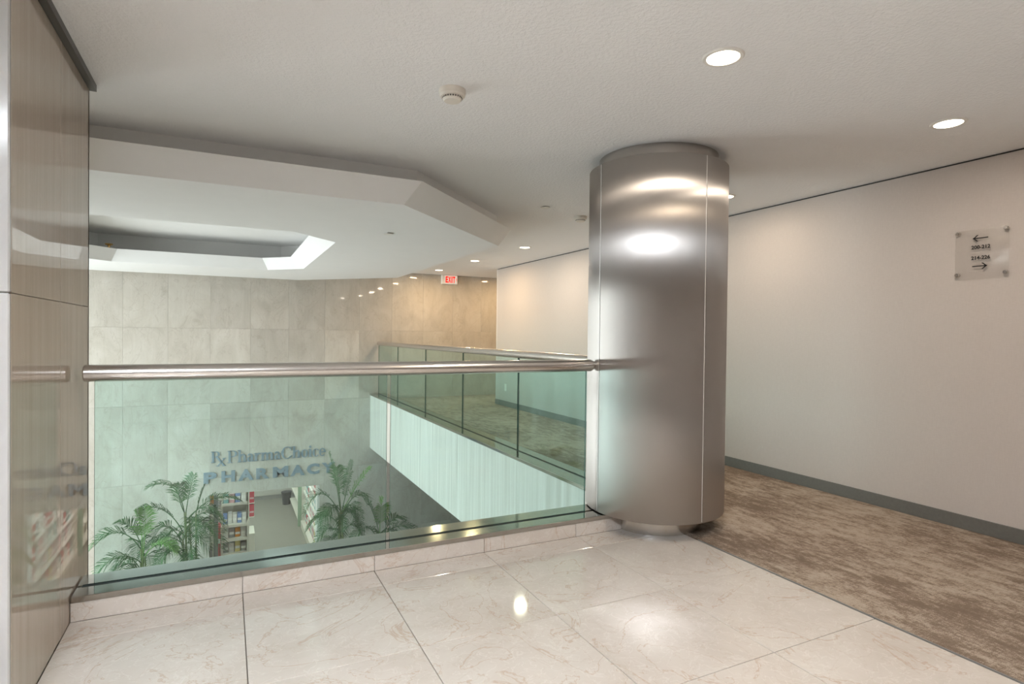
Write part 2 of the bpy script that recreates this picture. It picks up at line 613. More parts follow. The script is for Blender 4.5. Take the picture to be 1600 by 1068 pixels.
# far stone wall: backing with the shop opening, and the stone panels
OX0, OX1, OZ = -0.245, 1.500, -1.50
bm = newbm()
box(bm, XG, OX0, YB + 0.02, YB + 0.22, ZL, ZC + 0.3)
box(bm, OX1, 8.0, YB + 0.02, YB + 0.22, ZL, ZC + 0.3)
box(bm, OX0, OX1, YB + 0.02, YB + 0.22, OZ, ZC + 0.3)
wall_b = struct('wall_back', bm, grained('stone joint filler', (0.42, 0.38, 0.33), 0.1, 0.8))
zrow = [ZC, 1.27, 0.03, -1.21, -2.45, ZL]
xj = [0.36 + 0.605 * k for k in range(-7, 14)]
xj[0] = XG; xj[-1] = 7.999
g = 0.0009
for i in range(len(xj) - 1):
    for j in range(5):
        x0, x1, z1, z0 = xj[i], xj[i + 1], zrow[j], zrow[j + 1]
        # clip against the opening
        if x1 > OX0 + 0.01 and x0 < OX1 - 0.01 and z0 < OZ - 0.01:
            if x1 > OX1:
                piece('stone_panel', wall_b, M_STONE, OX1, x1 - g, YB, YB + 0.02, z0 + g, min(z1, OZ) - g, 0.0008)
            if z1 <= OZ:
                continue
            z0 = OZ - g
        piece('stone_panel', wall_b, M_STONE, x0 + g, x1 - g, YB, YB + 0.02, z0 + g, z1 - g, 0.0008)
bm = newbm(); box(bm, XF + 0.28, 7.99, YB - 0.01, YB, 0.003, 0.075, 0.002)
struct('baseboard_back', bm, M_STONE)

# glazed wall of the atrium, out of the frame to the left: frame bars and panes
bm = newbm()
wy = [5.6, 6.9, 8.2, 9.5, 10.75]
wz = [ZL, -1.5, 0.2, 2.1]
for y in wy:
    box(bm, XG - 0.06, XG + 0.06, y - 0.035, y + 0.035, ZL, 2.1)
for z in wz:
    box(bm, XG - 0.05, XG + 0.05, 5.6, 10.75, z - 0.03, z + 0.03)
win = struct('window_1', bm, M_ALU)
for a, b in zip(wy[:-1], wy[1:]):
    for c, d in zip(wz[:-1], wz[1:]):
        bm = newbm(); box(bm, XG - 0.006, XG + 0.006, a + 0.035, b - 0.035, c + 0.03, d - 0.03)
        obj('pane', bm, M_WINGLASS, win)
bm = newbm(); box(bm, XG - 0.1, XG + 0.06, 3.32, 10.75, 2.1, ZC + 0.3)
struct('trim_9', bm, M_PLASTER)
bm = newbm(); box(bm, XG - 0.1, XG + 0.06, 3.32, 5.565, ZL, 2.1)  # unseen wall, added to keep window daylight off the column
struct('wall_sky_blocker', bm, M_PIERFACE)

# ------------------------------------------------------------------ ceiling with coffer hole
def octagon(x0, x1, y0, y1, c):
    return [(x0 + c, y0), (x1 - c, y0), (x1, y0 + c), (x1, y1 - c), (x1 - c, y1), (x0 + c, y1), (x0, y1 - c), (x0, y0 + c)]


SX = -0.41
slab_lo = octagon(SX - 2.82, 2.41, 3.89, 10.33, 1.33)
slab_up = octagon(SX - 2.90, 2.49, 3.79, 10.43, 1.31)
neck = octagon(SX - 2.75, 2.34, 3.98, 10.24, 1.14)
in_lo = octagon(SX - 1.35, 0.945, 5.39, 8.90, 0.43)
in_up = octagon(SX - 1.18, 0.775, 5.54, 8.77, 0.34)
cof = octagon(SX - 1.75, 1.34, 5.02, 9.30, 0.62)


def ring_faces(bm, A, za, B, zb):
    a = [bm.verts.new((x, y, za)) for x, y in A]
    b = [bm.verts.new((x, y, zb)) for x, y in B]
    n = len(A)
    for i in range(n):
        bm.faces.new((a[i], a[(i + 1) % n], b[(i + 1) % n], b[i]))


def rect_around(P, x0, x1, y0, y1):
    """outline matched to an octagon: eight points on a rectangle"""
    return [(P[0][0], y0), (P[1][0], y0), (x1, P[2][1]), (x1, P[3][1]), (P[4][0], y1), (P[5][0], y1), (x0, P[6][1]), (x0, P[7][1])]


ZCOF = 2.50
bm = newbm()
X0, X1, Y0, Y1 = XG - 0.1, 8.0, -3.15, YB + 0.02
R = rect_around(neck, X0, X1, Y0, Y1)
for zz in (ZC, ZC + 0.25):
    o_ = [bm.verts.new((x, y, zz)) for x, y in R]
    i_ = [bm.verts.new((x, y, zz)) for x, y in neck]
    cr = [bm.verts.new((x, y, zz)) for x, y in ((X1, Y0), (X1, Y1), (X0, Y1), (X0, Y0))]
    for k in range(8):
        k2 = (k + 1) % 8
        if k % 2 == 0:
            bm.faces.new((o_[k], o_[k2], i_[k2], i_[k]))
        else:
            bm.faces.new((o_[k], cr[k // 2], o_[k2], i_[k2], i_[k]))
ceiling = struct('ceiling', bm, M_STUCCO)
bm = newbm(); box(bm, X0, X1, Y0, Y1, ZC + 0.3, ZC + 0.4)
struct('ceiling', bm, M_COFFER)

# dropped octagonal bulkhead: neck, bevelled slab ring and the coffer above it
bm = newbm()
ring_faces(bm, neck, ZC + 0.25, neck, 2.25)
ring_faces(bm, neck, 2.25, cof, 2.25)
ring_faces(bm, cof, 2.25, cof, ZCOF)
bm.faces.new([bm.verts.new((x, y, ZCOF)) for x, y in cof])
bulk = struct('trim_10', bm, M_PLASTER, weld=True)
bm = newbm()
ring_faces(bm, slab_up, 2.25, slab_lo, 2.10)
ring_faces(bm, slab_lo, 2.10, in_lo, 2.10)
ring_faces(bm, in_lo, 2.10, in_up, 2.25)
ring_faces(bm, in_up, 2.25, slab_up, 2.25)
obj('soffit_ring', bm, M_PLASTER, bulk, weld=True)

# ------------------------------------------------------------------ column
col = thing('column', 'thick round column clad in brushed stainless steel between floor and ceiling', 'column', (CX, CY, 0.0))
bm = newbm(); lathe(bm, [(0.305, 0.0), (0.305, 0.12)], (CX, CY, 0), 64)
obj('base_ring', bm, M_STEEL, col)
bm = newbm(); lathe(bm, [(0.38, 2.28), (0.38, ZC)], (CX, CY, 0), 64)
obj('top_ring', bm, steel('dull ring steel', (0.46, 0.43, 0.405), 0.25, (0.03, 0.03, 1)), col)
bm = newbm(); lathe(bm, [(CR - 0.03, 0.118), (CR - 0.03, 2.285)], (CX, CY, 0), 64)
obj('core', bm, M_DARK, col)
gap = 0.004 / CR
for k in range(4):
    a0 = -PI / 2 + k * PI / 2 + gap * 0.5
    a1 = a0 + PI / 2 - gap
    bm = newbm()
    r1, r0 = CR, CR - 0.01
    e = 0.0015
    rr = lathe(bm, [(r0, 0.112), (r1 - e, 0.112), (r1, 0.112 + e), (r1, 2.294 - e), (r1 - e, 2.294), (r0, 2.294)], (CX, CY, 0), 40, a0, a1)
    for s in (0, -1):
        bm.faces.new([ring[s] for ring in rr])
    obj('cladding_panel', bm, M_STEEL_COL, col)
    # bright folded edge beside each seam
    bm = newbm()
    lathe(bm, [(CR - 0.002, 0.12), (CR + 0.0012, 0.12), (CR + 0.0012, 2.292), (CR - 0.002, 2.292)], (CX, CY, 0), 2, a1 - 0.011, a1)
    obj('edge_strip', bm, M_STRIP, col)

# ------------------------------------------------------------------ glass balustrades
def glass_box(x0, x1, y0, y1, z0, z1, long_axis, parent):
    bm = newbm(); box(bm, x0, x1, y0, y1, z0, z1)
    bmesh.ops.recalc_face_normals(bm, faces=bm.faces[:])
    for f in bm.faces:
        nrm = f.normal
        side = abs(nrm.y) if long_axis == 'X' else abs(nrm.x)
        f.material_index = 0 if side > 0.9 else 1
    return obj('glass_panel', bm, [M_GLASS, M_GLASS_EDGE], parent, recalc=False)


YGL = 3.066
RZ, RR = 1.032, 0.0372
fb = thing('glass_balustrade', 'front glass balustrade with thick steel handrail between stone pier and steel column', 'balustrade', (0.75, YGL, 0.08))
glass_box(-0.517, 0.769, YGL - 0.006, YGL + 0.006, 0.10, RZ, 'X', fb)
glass_box(0.789, 2.036, YGL - 0.006, YGL + 0.006, 0.10, RZ, 'X', fb)
bm = newbm()
lathe(bm, [(0.0, -0.556), (RR - 0.004, -0.556), (RR, -0.552), (RR, 2.066), (RR - 0.012, 2.094), (0.0, 2.094)], (0, YGL, RZ), 40, axis='X')
obj('handrail', bm, M_STEEL, fb, weld=True)
bm = newbm()
box(bm, XP + 0.004, 2.215, YC - 0.004, YGL - 0.011, 0.08, 0.106, 0.0015)
box(bm, XP + 0.004, 2.17, YGL + 0.011, 3.20, 0.08, 0.106, 0.0015)
box(bm, XP + 0.004, 2.10, YGL - 0.011, YGL + 0.011, 0.08, 0.098)
obj('base_cap', bm, M_STEEL_CAP, fb)
bm = newbm()
box(bm, -0.56, 2.04, YGL - 0.011, YGL - 0.006, 0.098, 0.108)
box(bm, -0.56, 2.04, YGL + 0.006, YGL + 0.011, 0.098, 0.108)
obj('gasket', bm, M_GASKET, fb)

XGL = 2.525
gb = thing('glass_balustrade', 'long gallery glass balustrade receding along the carpeted walkway to the far stone wall', 'balustrade', (XGL, 7.1, 0.08))
gy = [3.50, 4.97, 6.43, 7.87, 9.36, 10.70]
for a, b in zip(gy[:-1], gy[1:]):
    glass_box(XGL - 0.006, XGL + 0.006, a + 0.008, b - 0.008, 0.10, RZ, 'Y', gb)
bm = newbm()
lathe(bm, [(0.0, 3.46), (RR, 3.46), (RR, 10.70), (0.0, 10.70)], (XGL, 0, RZ), 32, axis='Y')
obj('handrail', bm, M_STEEL, gb, weld=True)
bm = newbm()
box(bm, XF - 0.012, XGL - 0.011, 3.46, YB - 0.004, 0.076, 0.104, 0.0015)
box(bm, XGL + 0.011, XF + 0.262, 3.46, YB - 0.004, 0.076, 0.104, 0.0015)
box(bm, XGL - 0.011, XGL + 0.011, 3.46, YB - 0.004, 0.076, 0.096)
obj('base_cap', bm, M_STEEL_CAP, gb)
bm = newbm()
box(bm, XGL - 0.011, XGL - 0.006, 3.5, 10.70, 0.096, 0.106)
box(bm, XGL + 0.006, XGL + 0.011, 3.5, 10.70, 0.096, 0.106)
obj('gasket', bm, M_GASKET, gb)

# ------------------------------------------------------------------ ceiling fittings
def downlight(x, y, label, group=None, power=8.0, tint=(1.0, 0.82, 0.62)):
    d = thing('downlight', label, 'ceiling light', (x, y, ZC), group)
    bm = newbm()
    lathe(bm, [(0.0635, ZC - 0.001), (0.066, ZC - 0.006), (0.079, ZC - 0.006), (0.084, ZC - 0.001), (0.084, ZC), (0.0635, ZC), (0.0635, ZC - 0.001)], (x, y, 0), 40)
    obj('trim_ring', bm, M_OFFWHITE, d, weld=True)
    bm = newbm()
    lathe(bm, [(0.0, ZC - 0.008), (0.055, ZC - 0.008), (0.0635, ZC - 0.005), (0.0635, ZC), (0.0, ZC)], (x, y, 0), 40)
    obj('diffuser', bm, M_LAMP, d, weld=True)
    lo = lamp('bulb_glow', 'AREA', (0, 0, -0.0085), power, tint, parent=d, shape='DISK', size=0.12)
    return d


downlight(1.829, 1.771, 'largest lit round downlight, on the ceiling in front of the column', tint=(1.0, 0.88, 0.75))
downlight(3.443, 1.753, 'lit round downlight near the right wall, above the direction sign', power=4.5, tint=(1.0, 0.88, 0.75))
downlight(3.511, 6.77, 'nearest of the three small downlights receding beyond the column')
downlight(3.478, 8.399, 'middle one of the three small downlights receding beyond the column', power=11.0, tint=(1.0, 0.68, 0.36))
downlight(3.425, 9.953, 'farthest of the three small downlights, beside the red exit sign', power=11.0, tint=(1.0, 0.68, 0.36))
downlight(3.66, 3.50, 'lit downlight just peeking out at the right edge of the column top', power=4.5)
downlight(3.63, 5.22, 'lit downlight above the gallery carpet just behind the column')
downlight(5.0, 9.99, 'lit downlight in the side corridor behind the wall corner', power=11.0, tint=(1.0, 0.68, 0.36))
downlight(1.83, 0.72, 'lit downlight over the tiles to the right of the camera')


def detector(x, y, label, r=0.064):
    d = thing('smoke_detector', label, 'smoke detector', (x, y, ZC))
    bm = newbm()
    lathe(bm, [(0.0, ZC), (r, ZC), (r, ZC - 0.012), (r * 0.96, ZC - 0.026), (r * 0.86, ZC - 0.034), (0.0, ZC - 0.034)], (x, y, 0), 40)
    obj('housing', bm, M_CREAMPL, d, weld=True)
    bm = newbm()
    lathe(bm, [(0.0, ZC - 0.034), (r * 0.72, ZC - 0.034), (r * 0.72, ZC - 0.043), (r * 0.6, ZC - 0.052), (0.0, ZC - 0.054)], (x, y, 0), 32)
    obj('chamber_cap', bm, M_CREAMPL, d, weld=True)
    bm = newbm()
    for k in range(24):
        a = 2 * PI * k / 24
        b2 = bmesh.new()
        box(b2, r * 0.70, r * 0.735, -0.0028, 0.0028, ZC - 0.0425, ZC - 0.0355)
        bmesh.ops.rotate(b2, verts=b2.verts[:], cent=(0, 0, 0), matrix=Matrix.Rotation(a, 3, 'Z'))
        bmesh.ops.translate(b2, verts=b2.verts[:], vec=(x, y, 0))
        merge(bm, b2)
    obj('vent_slot', bm, M_SLOT, d)


detector(0.952, 2.60, 'cream smoke detector alone on the near ceiling, left of the big downlight')
detector(3.069, 4.753, 'small smoke detector just left of the column top, farther back on the ceiling')


def cover_plate(x, y, z, label):
    bm = newbm()
    lathe(bm, [(0.0, z), (0.024, z), (0.024, z - 0.006), (0.042, z - 0.007), (0.042, z - 0.010), (0.0, z - 0.011)], (x, y, 0), 32)
    tag(obj('sprinkler_cover', bm, M_OFFWHITE, None, weld=True), label, 'sprinkler cover')


cover_plate(2.564, 4.554, ZC, 'round sprinkler cover plate on the main ceiling left of the column')
cover_plate(1.268, 5.048, 2.10, 'round sprinkler cover plate on the underside of the dropped octagon')
# brass fitting on the coffer rim
sp = thing('coffer_fitting', 'small brass fitting standing on the far rim of the ceiling coffer', 'fitting', (-1.34, 8.80, 2.25))
bm = newbm(); lathe(bm, [(0.0, 2.25), (0.03, 2.25), (0.03, 2.256), (0.014, 2.262), (0.014, 2.285), (0.0, 2.285)], (-1.34, 8.80, 0), 16)
obj('socket', bm, plain('brass', (0.75, 0.5, 0.2), 0.25, 1.0), sp, weld=True)
bm = newbm(); lathe(bm, [(0.014, 2.285), (0.04, 2.295), (0.046, 2.305), (0.04, 2.312), (0.0, 2.314)], (-1.34, 8.80, 0), 20)
obj('cap', bm, bpy.data.materials['brass'], sp, weld=True)


# ------------------------------------------------------------------ flat and raised writing
def text_bm(s, height, depth, bold=0.0, xs=1.0, spacing=1.0):
    """bmesh of a word: x to the right, z up, front at y=0 going back"""
    cu = bpy.data.curves.new('lettering', 'FONT')
    cu.body = s
    cu.size = height / 0.729
    cu.extrude = depth / 2
    cu.offset = bold
    cu.resolution_u = 3
    cu.space_character = spacing
    o = bpy.data.objects.new('lettering', cu)
    COL.objects.link(o)
    bpy.context.view_layer.update()
    dg = bpy.context.evaluated_depsgraph_get()
    me = bpy.data.meshes.new_from_object(o.evaluated_get(dg))
    bm = bmesh.new(); bm.from_mesh(me)
    bpy.data.objects.remove(o); bpy.data.meshes.remove(me); bpy.data.curves.remove(cu)
    xsn = [v.co.x for v in bm.verts]; ys = [v.co.y for v in bm.verts]
    x0, x1, y0, y1 = min(xsn), max(xsn), min(ys), max(ys)
    k = height / (y1 - y0)
    for v in bm.verts:
        v.co = Vector(((v.co.x - (x0 + x1) / 2) * k * xs, -v.co.z, (v.co.y - (y0 + y1) / 2) * k))
    return bm


def place(bm, loc, rz=0.0):
    bmesh.ops.rotate(bm, verts=bm.verts[:], cent=(0, 0, 0), matrix=Matrix.Rotation(rz, 3, 'Z'))
    bmesh.ops.translate(bm, verts=bm.verts[:], vec=loc)
    return bm


# exit sign on the far wall
es = thing('exit_sign', 'lit red exit sign high on the far stone wall', 'exit sign', (3.905, YB, 2.285))
bm = newbm(); box(bm, 3.745, 4.065, YB - 0.055, YB, 2.195, 2.372, 0.004)
obj('housing', bm, M_WHITE, es)
bm = newbm(); box(bm, 3.80, 4.055, YB - 0.058, YB - 0.054, 2.205, 2.362, 0.001)
obj('sign_face', bm, M_EXITFACE, es)
ex = -0.078
for ch, wd in (('E', 0.05), ('X', 0.058), ('I', 0.02), ('T', 0.05)):
    b = text_bm(ch, 0.125, 0.004, 0.008)
    w0 = max(v.co.x for v in b.verts) - min(v.co.x for v in b.verts)
    for v in b.verts:
        v.co.x *= wd / w0
    obj('letter', place(b, (3.918 + ex, YB - 0.060, 2.284)), M_EXITRED, es)
    ex += {'E': 0.058, 'X': 0.047, 'I': 0.044, 'T': 0}[ch]
bm = newbm()
for s in (1, -1):
    vs = [bm.verts.new((4.030 + a, yq, 2.284 + s * b)) for yq in (YB - 0.062, YB - 0.058) for a, b in ((0.0, 0.030), (0.008, 0.030), (0.020, 0.0), (0.012, 0.0))]
    for q in ((0, 1, 2, 3), (7, 6, 5, 4), (0, 4, 5, 1), (2, 6, 7, 3), (1, 5, 6, 2), (3, 7, 4, 0)):
        bm.faces.new([vs[i] for i in q])
obj('arrow', bm, M_EXITRED, es)

# acrylic direction plate on four standoffs, on the right wall
pl = thing('direction_sign', 'clear acrylic plate with room number arrows on the right wall', 'sign', (XR, 1.964, 1.76))
bm = newbm(); box(bm, XR - 0.019, XR - 0.014, 1.818, 2.110, 1.602, 1.920, 0.0008)
obj('plate', bm, M_ACRYLIC, pl)
for y in (2.096, 1.836):
    for z in (1.905, 1.637):
        bm = newbm()
        lathe(bm, [(0.0, XR - 0.026), (0.010, XR - 0.026), (0.0125, XR - 0.023), (0.0125, XR), (0.0, XR)], (0, y, z), 24, axis='X')
        obj('standoff', bm, M_STEEL, pl, weld=True)


def arrow_bm(y0, y1, z, d):
    """a thin line arrow on the right wall; d = +1 points to smaller y (right in view)"""
    bm = newbm()
    xa, xb = XR - 0.0205, XR - 0.0192
    tip = y1 if d > 0 else y0
    box(bm, xa, xb, min(y0, y1), max(y0, y1), z - 0.0032, z + 0.0032)
    for s in (1, -1):
        p = [(tip, z), (tip + d * 0.022, z + s * 0.020), (tip + d * 0.031, z + s * 0.020), (tip + d * 0.010, z)]
        a = [bm.verts.new((xa, q[0], q[1])) for q in p]
        b = [bm.verts.new((xb, q[0], q[1])) for q in p]
        bm.faces.new(a); bm.faces.new(b[::-1])
        for i in range(4):
            bm.faces.new((a[i], a[(i + 1) % 4], b[(i + 1) % 4], b[i]))
    return bm


obj('arrow', arrow_bm(2.010, 1.927, 1.862, -1), M_INK, pl)
obj('arrow', arrow_bm(2.010, 1.930, 1.686, 1), M_INK, pl)
for s, z in (('200-212', 1.806), ('214-226', 1.739)):
    b = text_bm(s, 0.024, 0.0012, 0.001, 1.0)
    w0 = max(v.co.x for v in b.verts) - min(v.co.x for v in b.verts)
    for v in b.verts:
        v.co.x *= 0.102 / w0
    obj('lettering', place(b, (XR - 0.0198, 1.966, z), -PI / 2), M_INK, pl)

# wall outlet at the far end of the right wall
ol = thing('wall_outlet', 'white outlet plate low on the right wall seen through the gallery glass', 'outlet', (XR, 8.88, 0.32))
bm = newbm(); box(bm, XR - 0.006, XR, 8.845, 8.915, 0.262, 0.378, 0.002)
obj('cover_plate', bm, M_WHITE, ol)
for z in (0.30, 0.34):
    bm = newbm(); box(bm, XR - 0.008, XR - 0.005, 8.864, 8.896, z - 0.014, z + 0.014, 0.002)
    obj('socket', bm, M_OFFWHITE, ol)

# ------------------------------------------------------------------ shop lettering on the far wall
def strokes(parts, h, y, x0, z0, depth=0.014):
    """letter made of polygons given in units of letter height"""
    bm = newbm()
    for poly in parts:
        a = [bm.verts.new((x0 + px * h, y - depth, z0 + pz * h)) for px, pz in poly]
        b = [bm.verts.new((x0 + px * h, y, z0 + pz * h)) for px, pz in poly]
        n = len(poly)
        bm.faces.new(a); bm.faces.new(b[::-1])
        for i in range(n):
            bm.faces.new((a[i], a[(i + 1) % n], b[(i + 1) % n], b[i]))
    return bm


def R_(x0, x1, z0, z1):
    return [(x0, z0), (x1, z0), (x1, z1), (x0, z1)]


def arc(cx, cz, rx, rz, a0, a1, wt, wn, n=10):
    """curved stroke, thick (wt) at its sides and thin (wn) at top and bottom, as quads"""
    out = []
    for i in range(n):
        q = []
        for a, s in ((a0 + (a1 - a0) * i / n, 1), (a0 + (a1 - a0) * (i + 1) / n, 1), (a0 + (a1 - a0) * (i + 1) / n, 0), (a0 + (a1 - a0) * i / n, 0)):
            a = math.radians(a)
            w = wn + (wt - wn) * abs(math.cos(a))
            q.append((cx + (rx - w * (1 - s)) * math.cos(a), cz + (rz - (wn if s == 0 else 0) * 1.0) * math.sin(a)))
        out.append(q)
    return out


ST, SE = 0.17, 0.05          # stem and serif thickness
XH = 0.66                    # x-height
GLY = {
    'P': ([R_(0.05, 0.05 + ST, 0, 1), R_(-0.02, 0.32, 0, SE), R_(-0.02, 0.3, 1 - SE, 1)] + arc(0.3, 0.74, 0.36, 0.26, -90, 90, ST, SE) + [R_(0.2, 0.31, 1 - SE, 1), R_(0.2, 0.31, 0.48, 0.48 + SE)], 0.70),
    'h': ([R_(0.04, 0.04 + ST, 0, 1), R_(-0.02, 0.27, 0, SE), R_(-0.03, 0.1, 1 - SE, 1), R_(0.40, 0.40 + ST, 0, 0.44), R_(0.34, 0.63, 0, SE)] + arc(0.35, 0.42, 0.22, 0.25, 0, 160, ST, 0.08), 0.64),
    'a': ([R_(0.26, 0.26 + ST, 0.03, 0.46), R_(0.36, 0.52, 0, SE + 0.02)] + arc(0.22, 0.44, 0.21, 0.23, 0, 160, ST, 0.07) + arc(0.21, 0.19, 0.21, 0.20, 60, 320, ST, 0.07), 0.53),
    'r': ([R_(0.04, 0.04 + ST, 0, XH), R_(-0.02, 0.29, 0, SE), R_(-0.03, 0.1, XH - SE, XH)] + arc(0.33, 0.40, 0.17, 0.27, 50, 170, 0.12, 0.10), 0.47),
    'm': ([R_(0.04, 0.04 + ST, 0, XH), R_(-0.02, 0.25, 0, SE), R_(-0.03, 0.1, XH - SE, XH), R_(0.37, 0.37 + ST, 0, 0.44), R_(0.32, 0.59, 0, SE), R_(0.70, 0.70 + ST, 0, 0.44), R_(0.65, 0.93, 0, SE)] + arc(0.33, 0.42, 0.21, 0.25, 0, 160, ST, 0.08) + arc(0.66, 0.42, 0.21, 0.25, 0, 150, ST, 0.08), 0.95),
    'C': (arc(0.44, 0.5, 0.44, 0.52, 40, 320, 0.19, 0.06, 16) + [R_(0.72, 0.77, 0.68, 0.98), R_(0.74, 0.79, 0.14, 0.25)], 0.84),
    'o': (arc(0.27, 0.33, 0.27, 0.345, 0, 360, ST, 0.05, 18), 0.58),
    'i': ([R_(0.05, 0.05 + ST, 0, XH), R_(-0.01, 0.28, 0, SE), R_(-0.02, 0.1, XH - SE, XH)] + arc(0.13, 0.86, 0.095, 0.095, 0, 360, 0.09, 0.09, 8), 0.31),
    'c': (arc(0.27, 0.33, 0.27, 0.345, 35, 320, ST, 0.05, 14), 0.50),
    'e': (arc(0.27, 0.33, 0.27, 0.345, 0, 315, ST, 0.05, 16) + [R_(0.12, 0.53, 0.31, 0.37)], 0.57),
}
yl = YB - 0.002
serif = thing('shop_sign', 'upper row of silver serif letters on the stone above the shop opening', 'sign', (0.69, YB, -0.98))
wtot = sum(GLY[c][1] for c in 'PharmaChoice')
hh = 0.205
sx = 1.585 / (wtot * hh)
xx = 0.02
for c in 'PharmaChoice':
    polys, w = GLY[c]
    obj('letter', strokes([[(px * sx, pz) for px, pz in p] for p in polys], hh, yl, xx, -0.98), M_LETTER, serif)
    xx += w * hh * sx
# the prescription mark: an R whose leg is crossed
rx = [R_(0.05, 0.21, 0.15, 1), R_(-0.02, 0.3, 0.15, 0.2), R_(-0.02, 0.3, 0.95, 1)] + arc(0.3, 0.78, 0.3, 0.22, -90, 90, 0.15, 0.05) + [R_(0.2, 0.31, 0.56, 0.61),
      [(0.30, 0.58), (0.46, 0.58), (0.98, -0.14), (0.82, -0.14)], [(0.86, 0.42), (0.96, 0.42), (0.50, -0.14), (0.40, -0.14)], R_(0.78, 1.02, 0.40, 0.45), R_(0.34, 0.56, -0.16, -0.12), R_(0.78, 1.04, -0.16, -0.12)]
obj('emblem', strokes(rx, 0.215, yl, -0.225, -0.985), M_LETTER, serif)
sans = thing('shop_sign', 'lower row of bold silver capitals reading pharmacy above the opening', 'sign', (0.69, YB, -1.295))
caps = 'PHARMACY'
cxs = [-0.238, 0.030, 0.300, 0.560, 0.845, 1.125, 1.385, 1.640]
cws = [0.195, 0.205, 0.235, 0.205, 0.25, 0.235, 0.215, 0.225]
for ch, cx_, cw in zip(caps, cxs, cws):
    b = text_bm(ch, 0.185, 0.022, 0.012)
    w0 = max(v.co.x for v in b.verts) - min(v.co.x for v in b.verts)
    for v in b.verts:
        v.co.x *= cw / w0
    obj('letter', place(b, (cx_, YB - 0.012, -1.20)), M_LETTER, sans)

# ------------------------------------------------------------------ shop interior
M_STOREWALL = grained('store wall paint', (0.62, 0.60, 0.54), 0.03, 0.7, 4)
bm = newbm()
box(bm, XG, XG + 0.1, YB + 0.22, 18.6, ZL, -1.0)
struct('wall_store_left', bm, M_STOREWALL)
bm = newbm(); box(bm, 4.2, 4.3, YB + 0.22, 18.6, ZL, -1.0)
struct('wall_store_right', bm, M_STOREWALL)
bm = newbm(); box(bm, XG, 4.3, 18.6, 18.7, ZL, -1.0)
struct('wall_store_back', bm, M_STOREWALL)
bm = newbm(); box(bm, XG, 4.3, YB + 0.22, 18.7, -1.0, -0.9)
struct('ceiling', bm, M_STOREWALL)
for k, (x, y) in enumerate(((0.9, 12.2), (0.9, 14.4), (0.9, 16.6), (-1.6, 13.3), (-1.6, 15.9))):
    t_ = thing('light_panel', ['store ceiling light panel nearest the entrance', 'store ceiling light panel over the middle of the aisle', 'store ceiling light panel by the rear counter',
                               'store ceiling light panel on the left near the entrance', 'store ceiling light panel on the left at the rear'][k], 'ceiling light', (x, y, -1.0))
    bm = newbm(); box(bm, x - 0.32, x + 0.32, y - 0.62, y + 0.62, -1.02, -1.0)
    obj('frame', bm, M_WHITE, t_)
    bm = newbm(); box(bm, x - 0.29, x + 0.29, y - 0.59, y + 0.59, -1.026, -1.02)
    obj('diffuser', bm, M_STORE_LAMP, t_)

# jamb posts of the opening
bm = newbm(); box(bm, -0.186, -0.118, YB + 0.10, YB + 0.24, ZL, OZ, 0.004)
struct('trim_11', bm, M_ALU)
bm = newbm(); box(bm, 1.455, 1.500, YB + 0.01, YB + 0.22, ZL, OZ, 0.004)
struct('trim_12', bm, plain('pale jamb paint', (0.62, 0.60, 0.55), 0.5))

M_SHELF = plain('white shelf metal', (0.74, 0.71, 0.62), 0.45)
M_SHELFBACK = plain('cream perforated back', (0.66, 0.62, 0.52), 0.6)
M_GREEN = plain('pale green end panel', (0.36, 0.50, 0.36), 0.5)
PROD = {n: plain('printed box ' + n, c, 0.4) for n, c in (
    ('white', (0.78, 0.77, 0.74)), ('pink', (0.72, 0.42, 0.45)), ('blue', (0.22, 0.33, 0.62)), ('red', (0.55, 0.05, 0.08)),
    ('orange', (0.80, 0.32, 0.06)), ('grey', (0.35, 0.34, 0.33)), ('yellow', (0.74, 0.62, 0.25)), ('teal', (0.25, 0.48, 0.48)))}
M_BAND = plain('printed band', (0.9, 0.89, 0.85), 0.4)


def product(x0, x1, y0, y1, z0, z1, color, label, group, face):
    """a carton with a pale printed band on its front"""
    r = thing('product_box', label, 'box', ((x0 + x1) / 2, (y0 + y1) / 2, z0), group)
    bm = newbm(); box(bm, x0, x1, y0, y1, z0, z1, 0.003)
    obj('carton', bm, PROD[color], r)
    bm = newbm()
    za, zb = z0 + (z1 - z0) * 0.30, z0 + (z1 - z0) * 0.55
    if face == 'Y':
        box(bm, x0 + 0.004, x1 - 0.004, y0 - 0.0015, y0, za, zb)
    else:
        box(bm, x0 - 0.0015, x0, y0 + 0.004, y1 - 0.004, za, zb)
    obj('printed_band', bm, M_BAND, r)


ORD = ('first second third fourth fifth sixth seventh eighth ninth tenth eleventh twelfth thirteenth fourteenth fifteenth sixteenth '
       'seventeenth eighteenth nineteenth twentieth twenty-first twenty-second twenty-third twenty-fourth twenty-fifth').split()
LEVEL = ['lowest', 'second lowest', 'middle', 'second highest', 'highest']
LV_E = [-3.52, -3.20, -2.90, -2.46, -2.10]
LV_G = [-3.44, -3.05, -2.70, -2.35, -2.0]
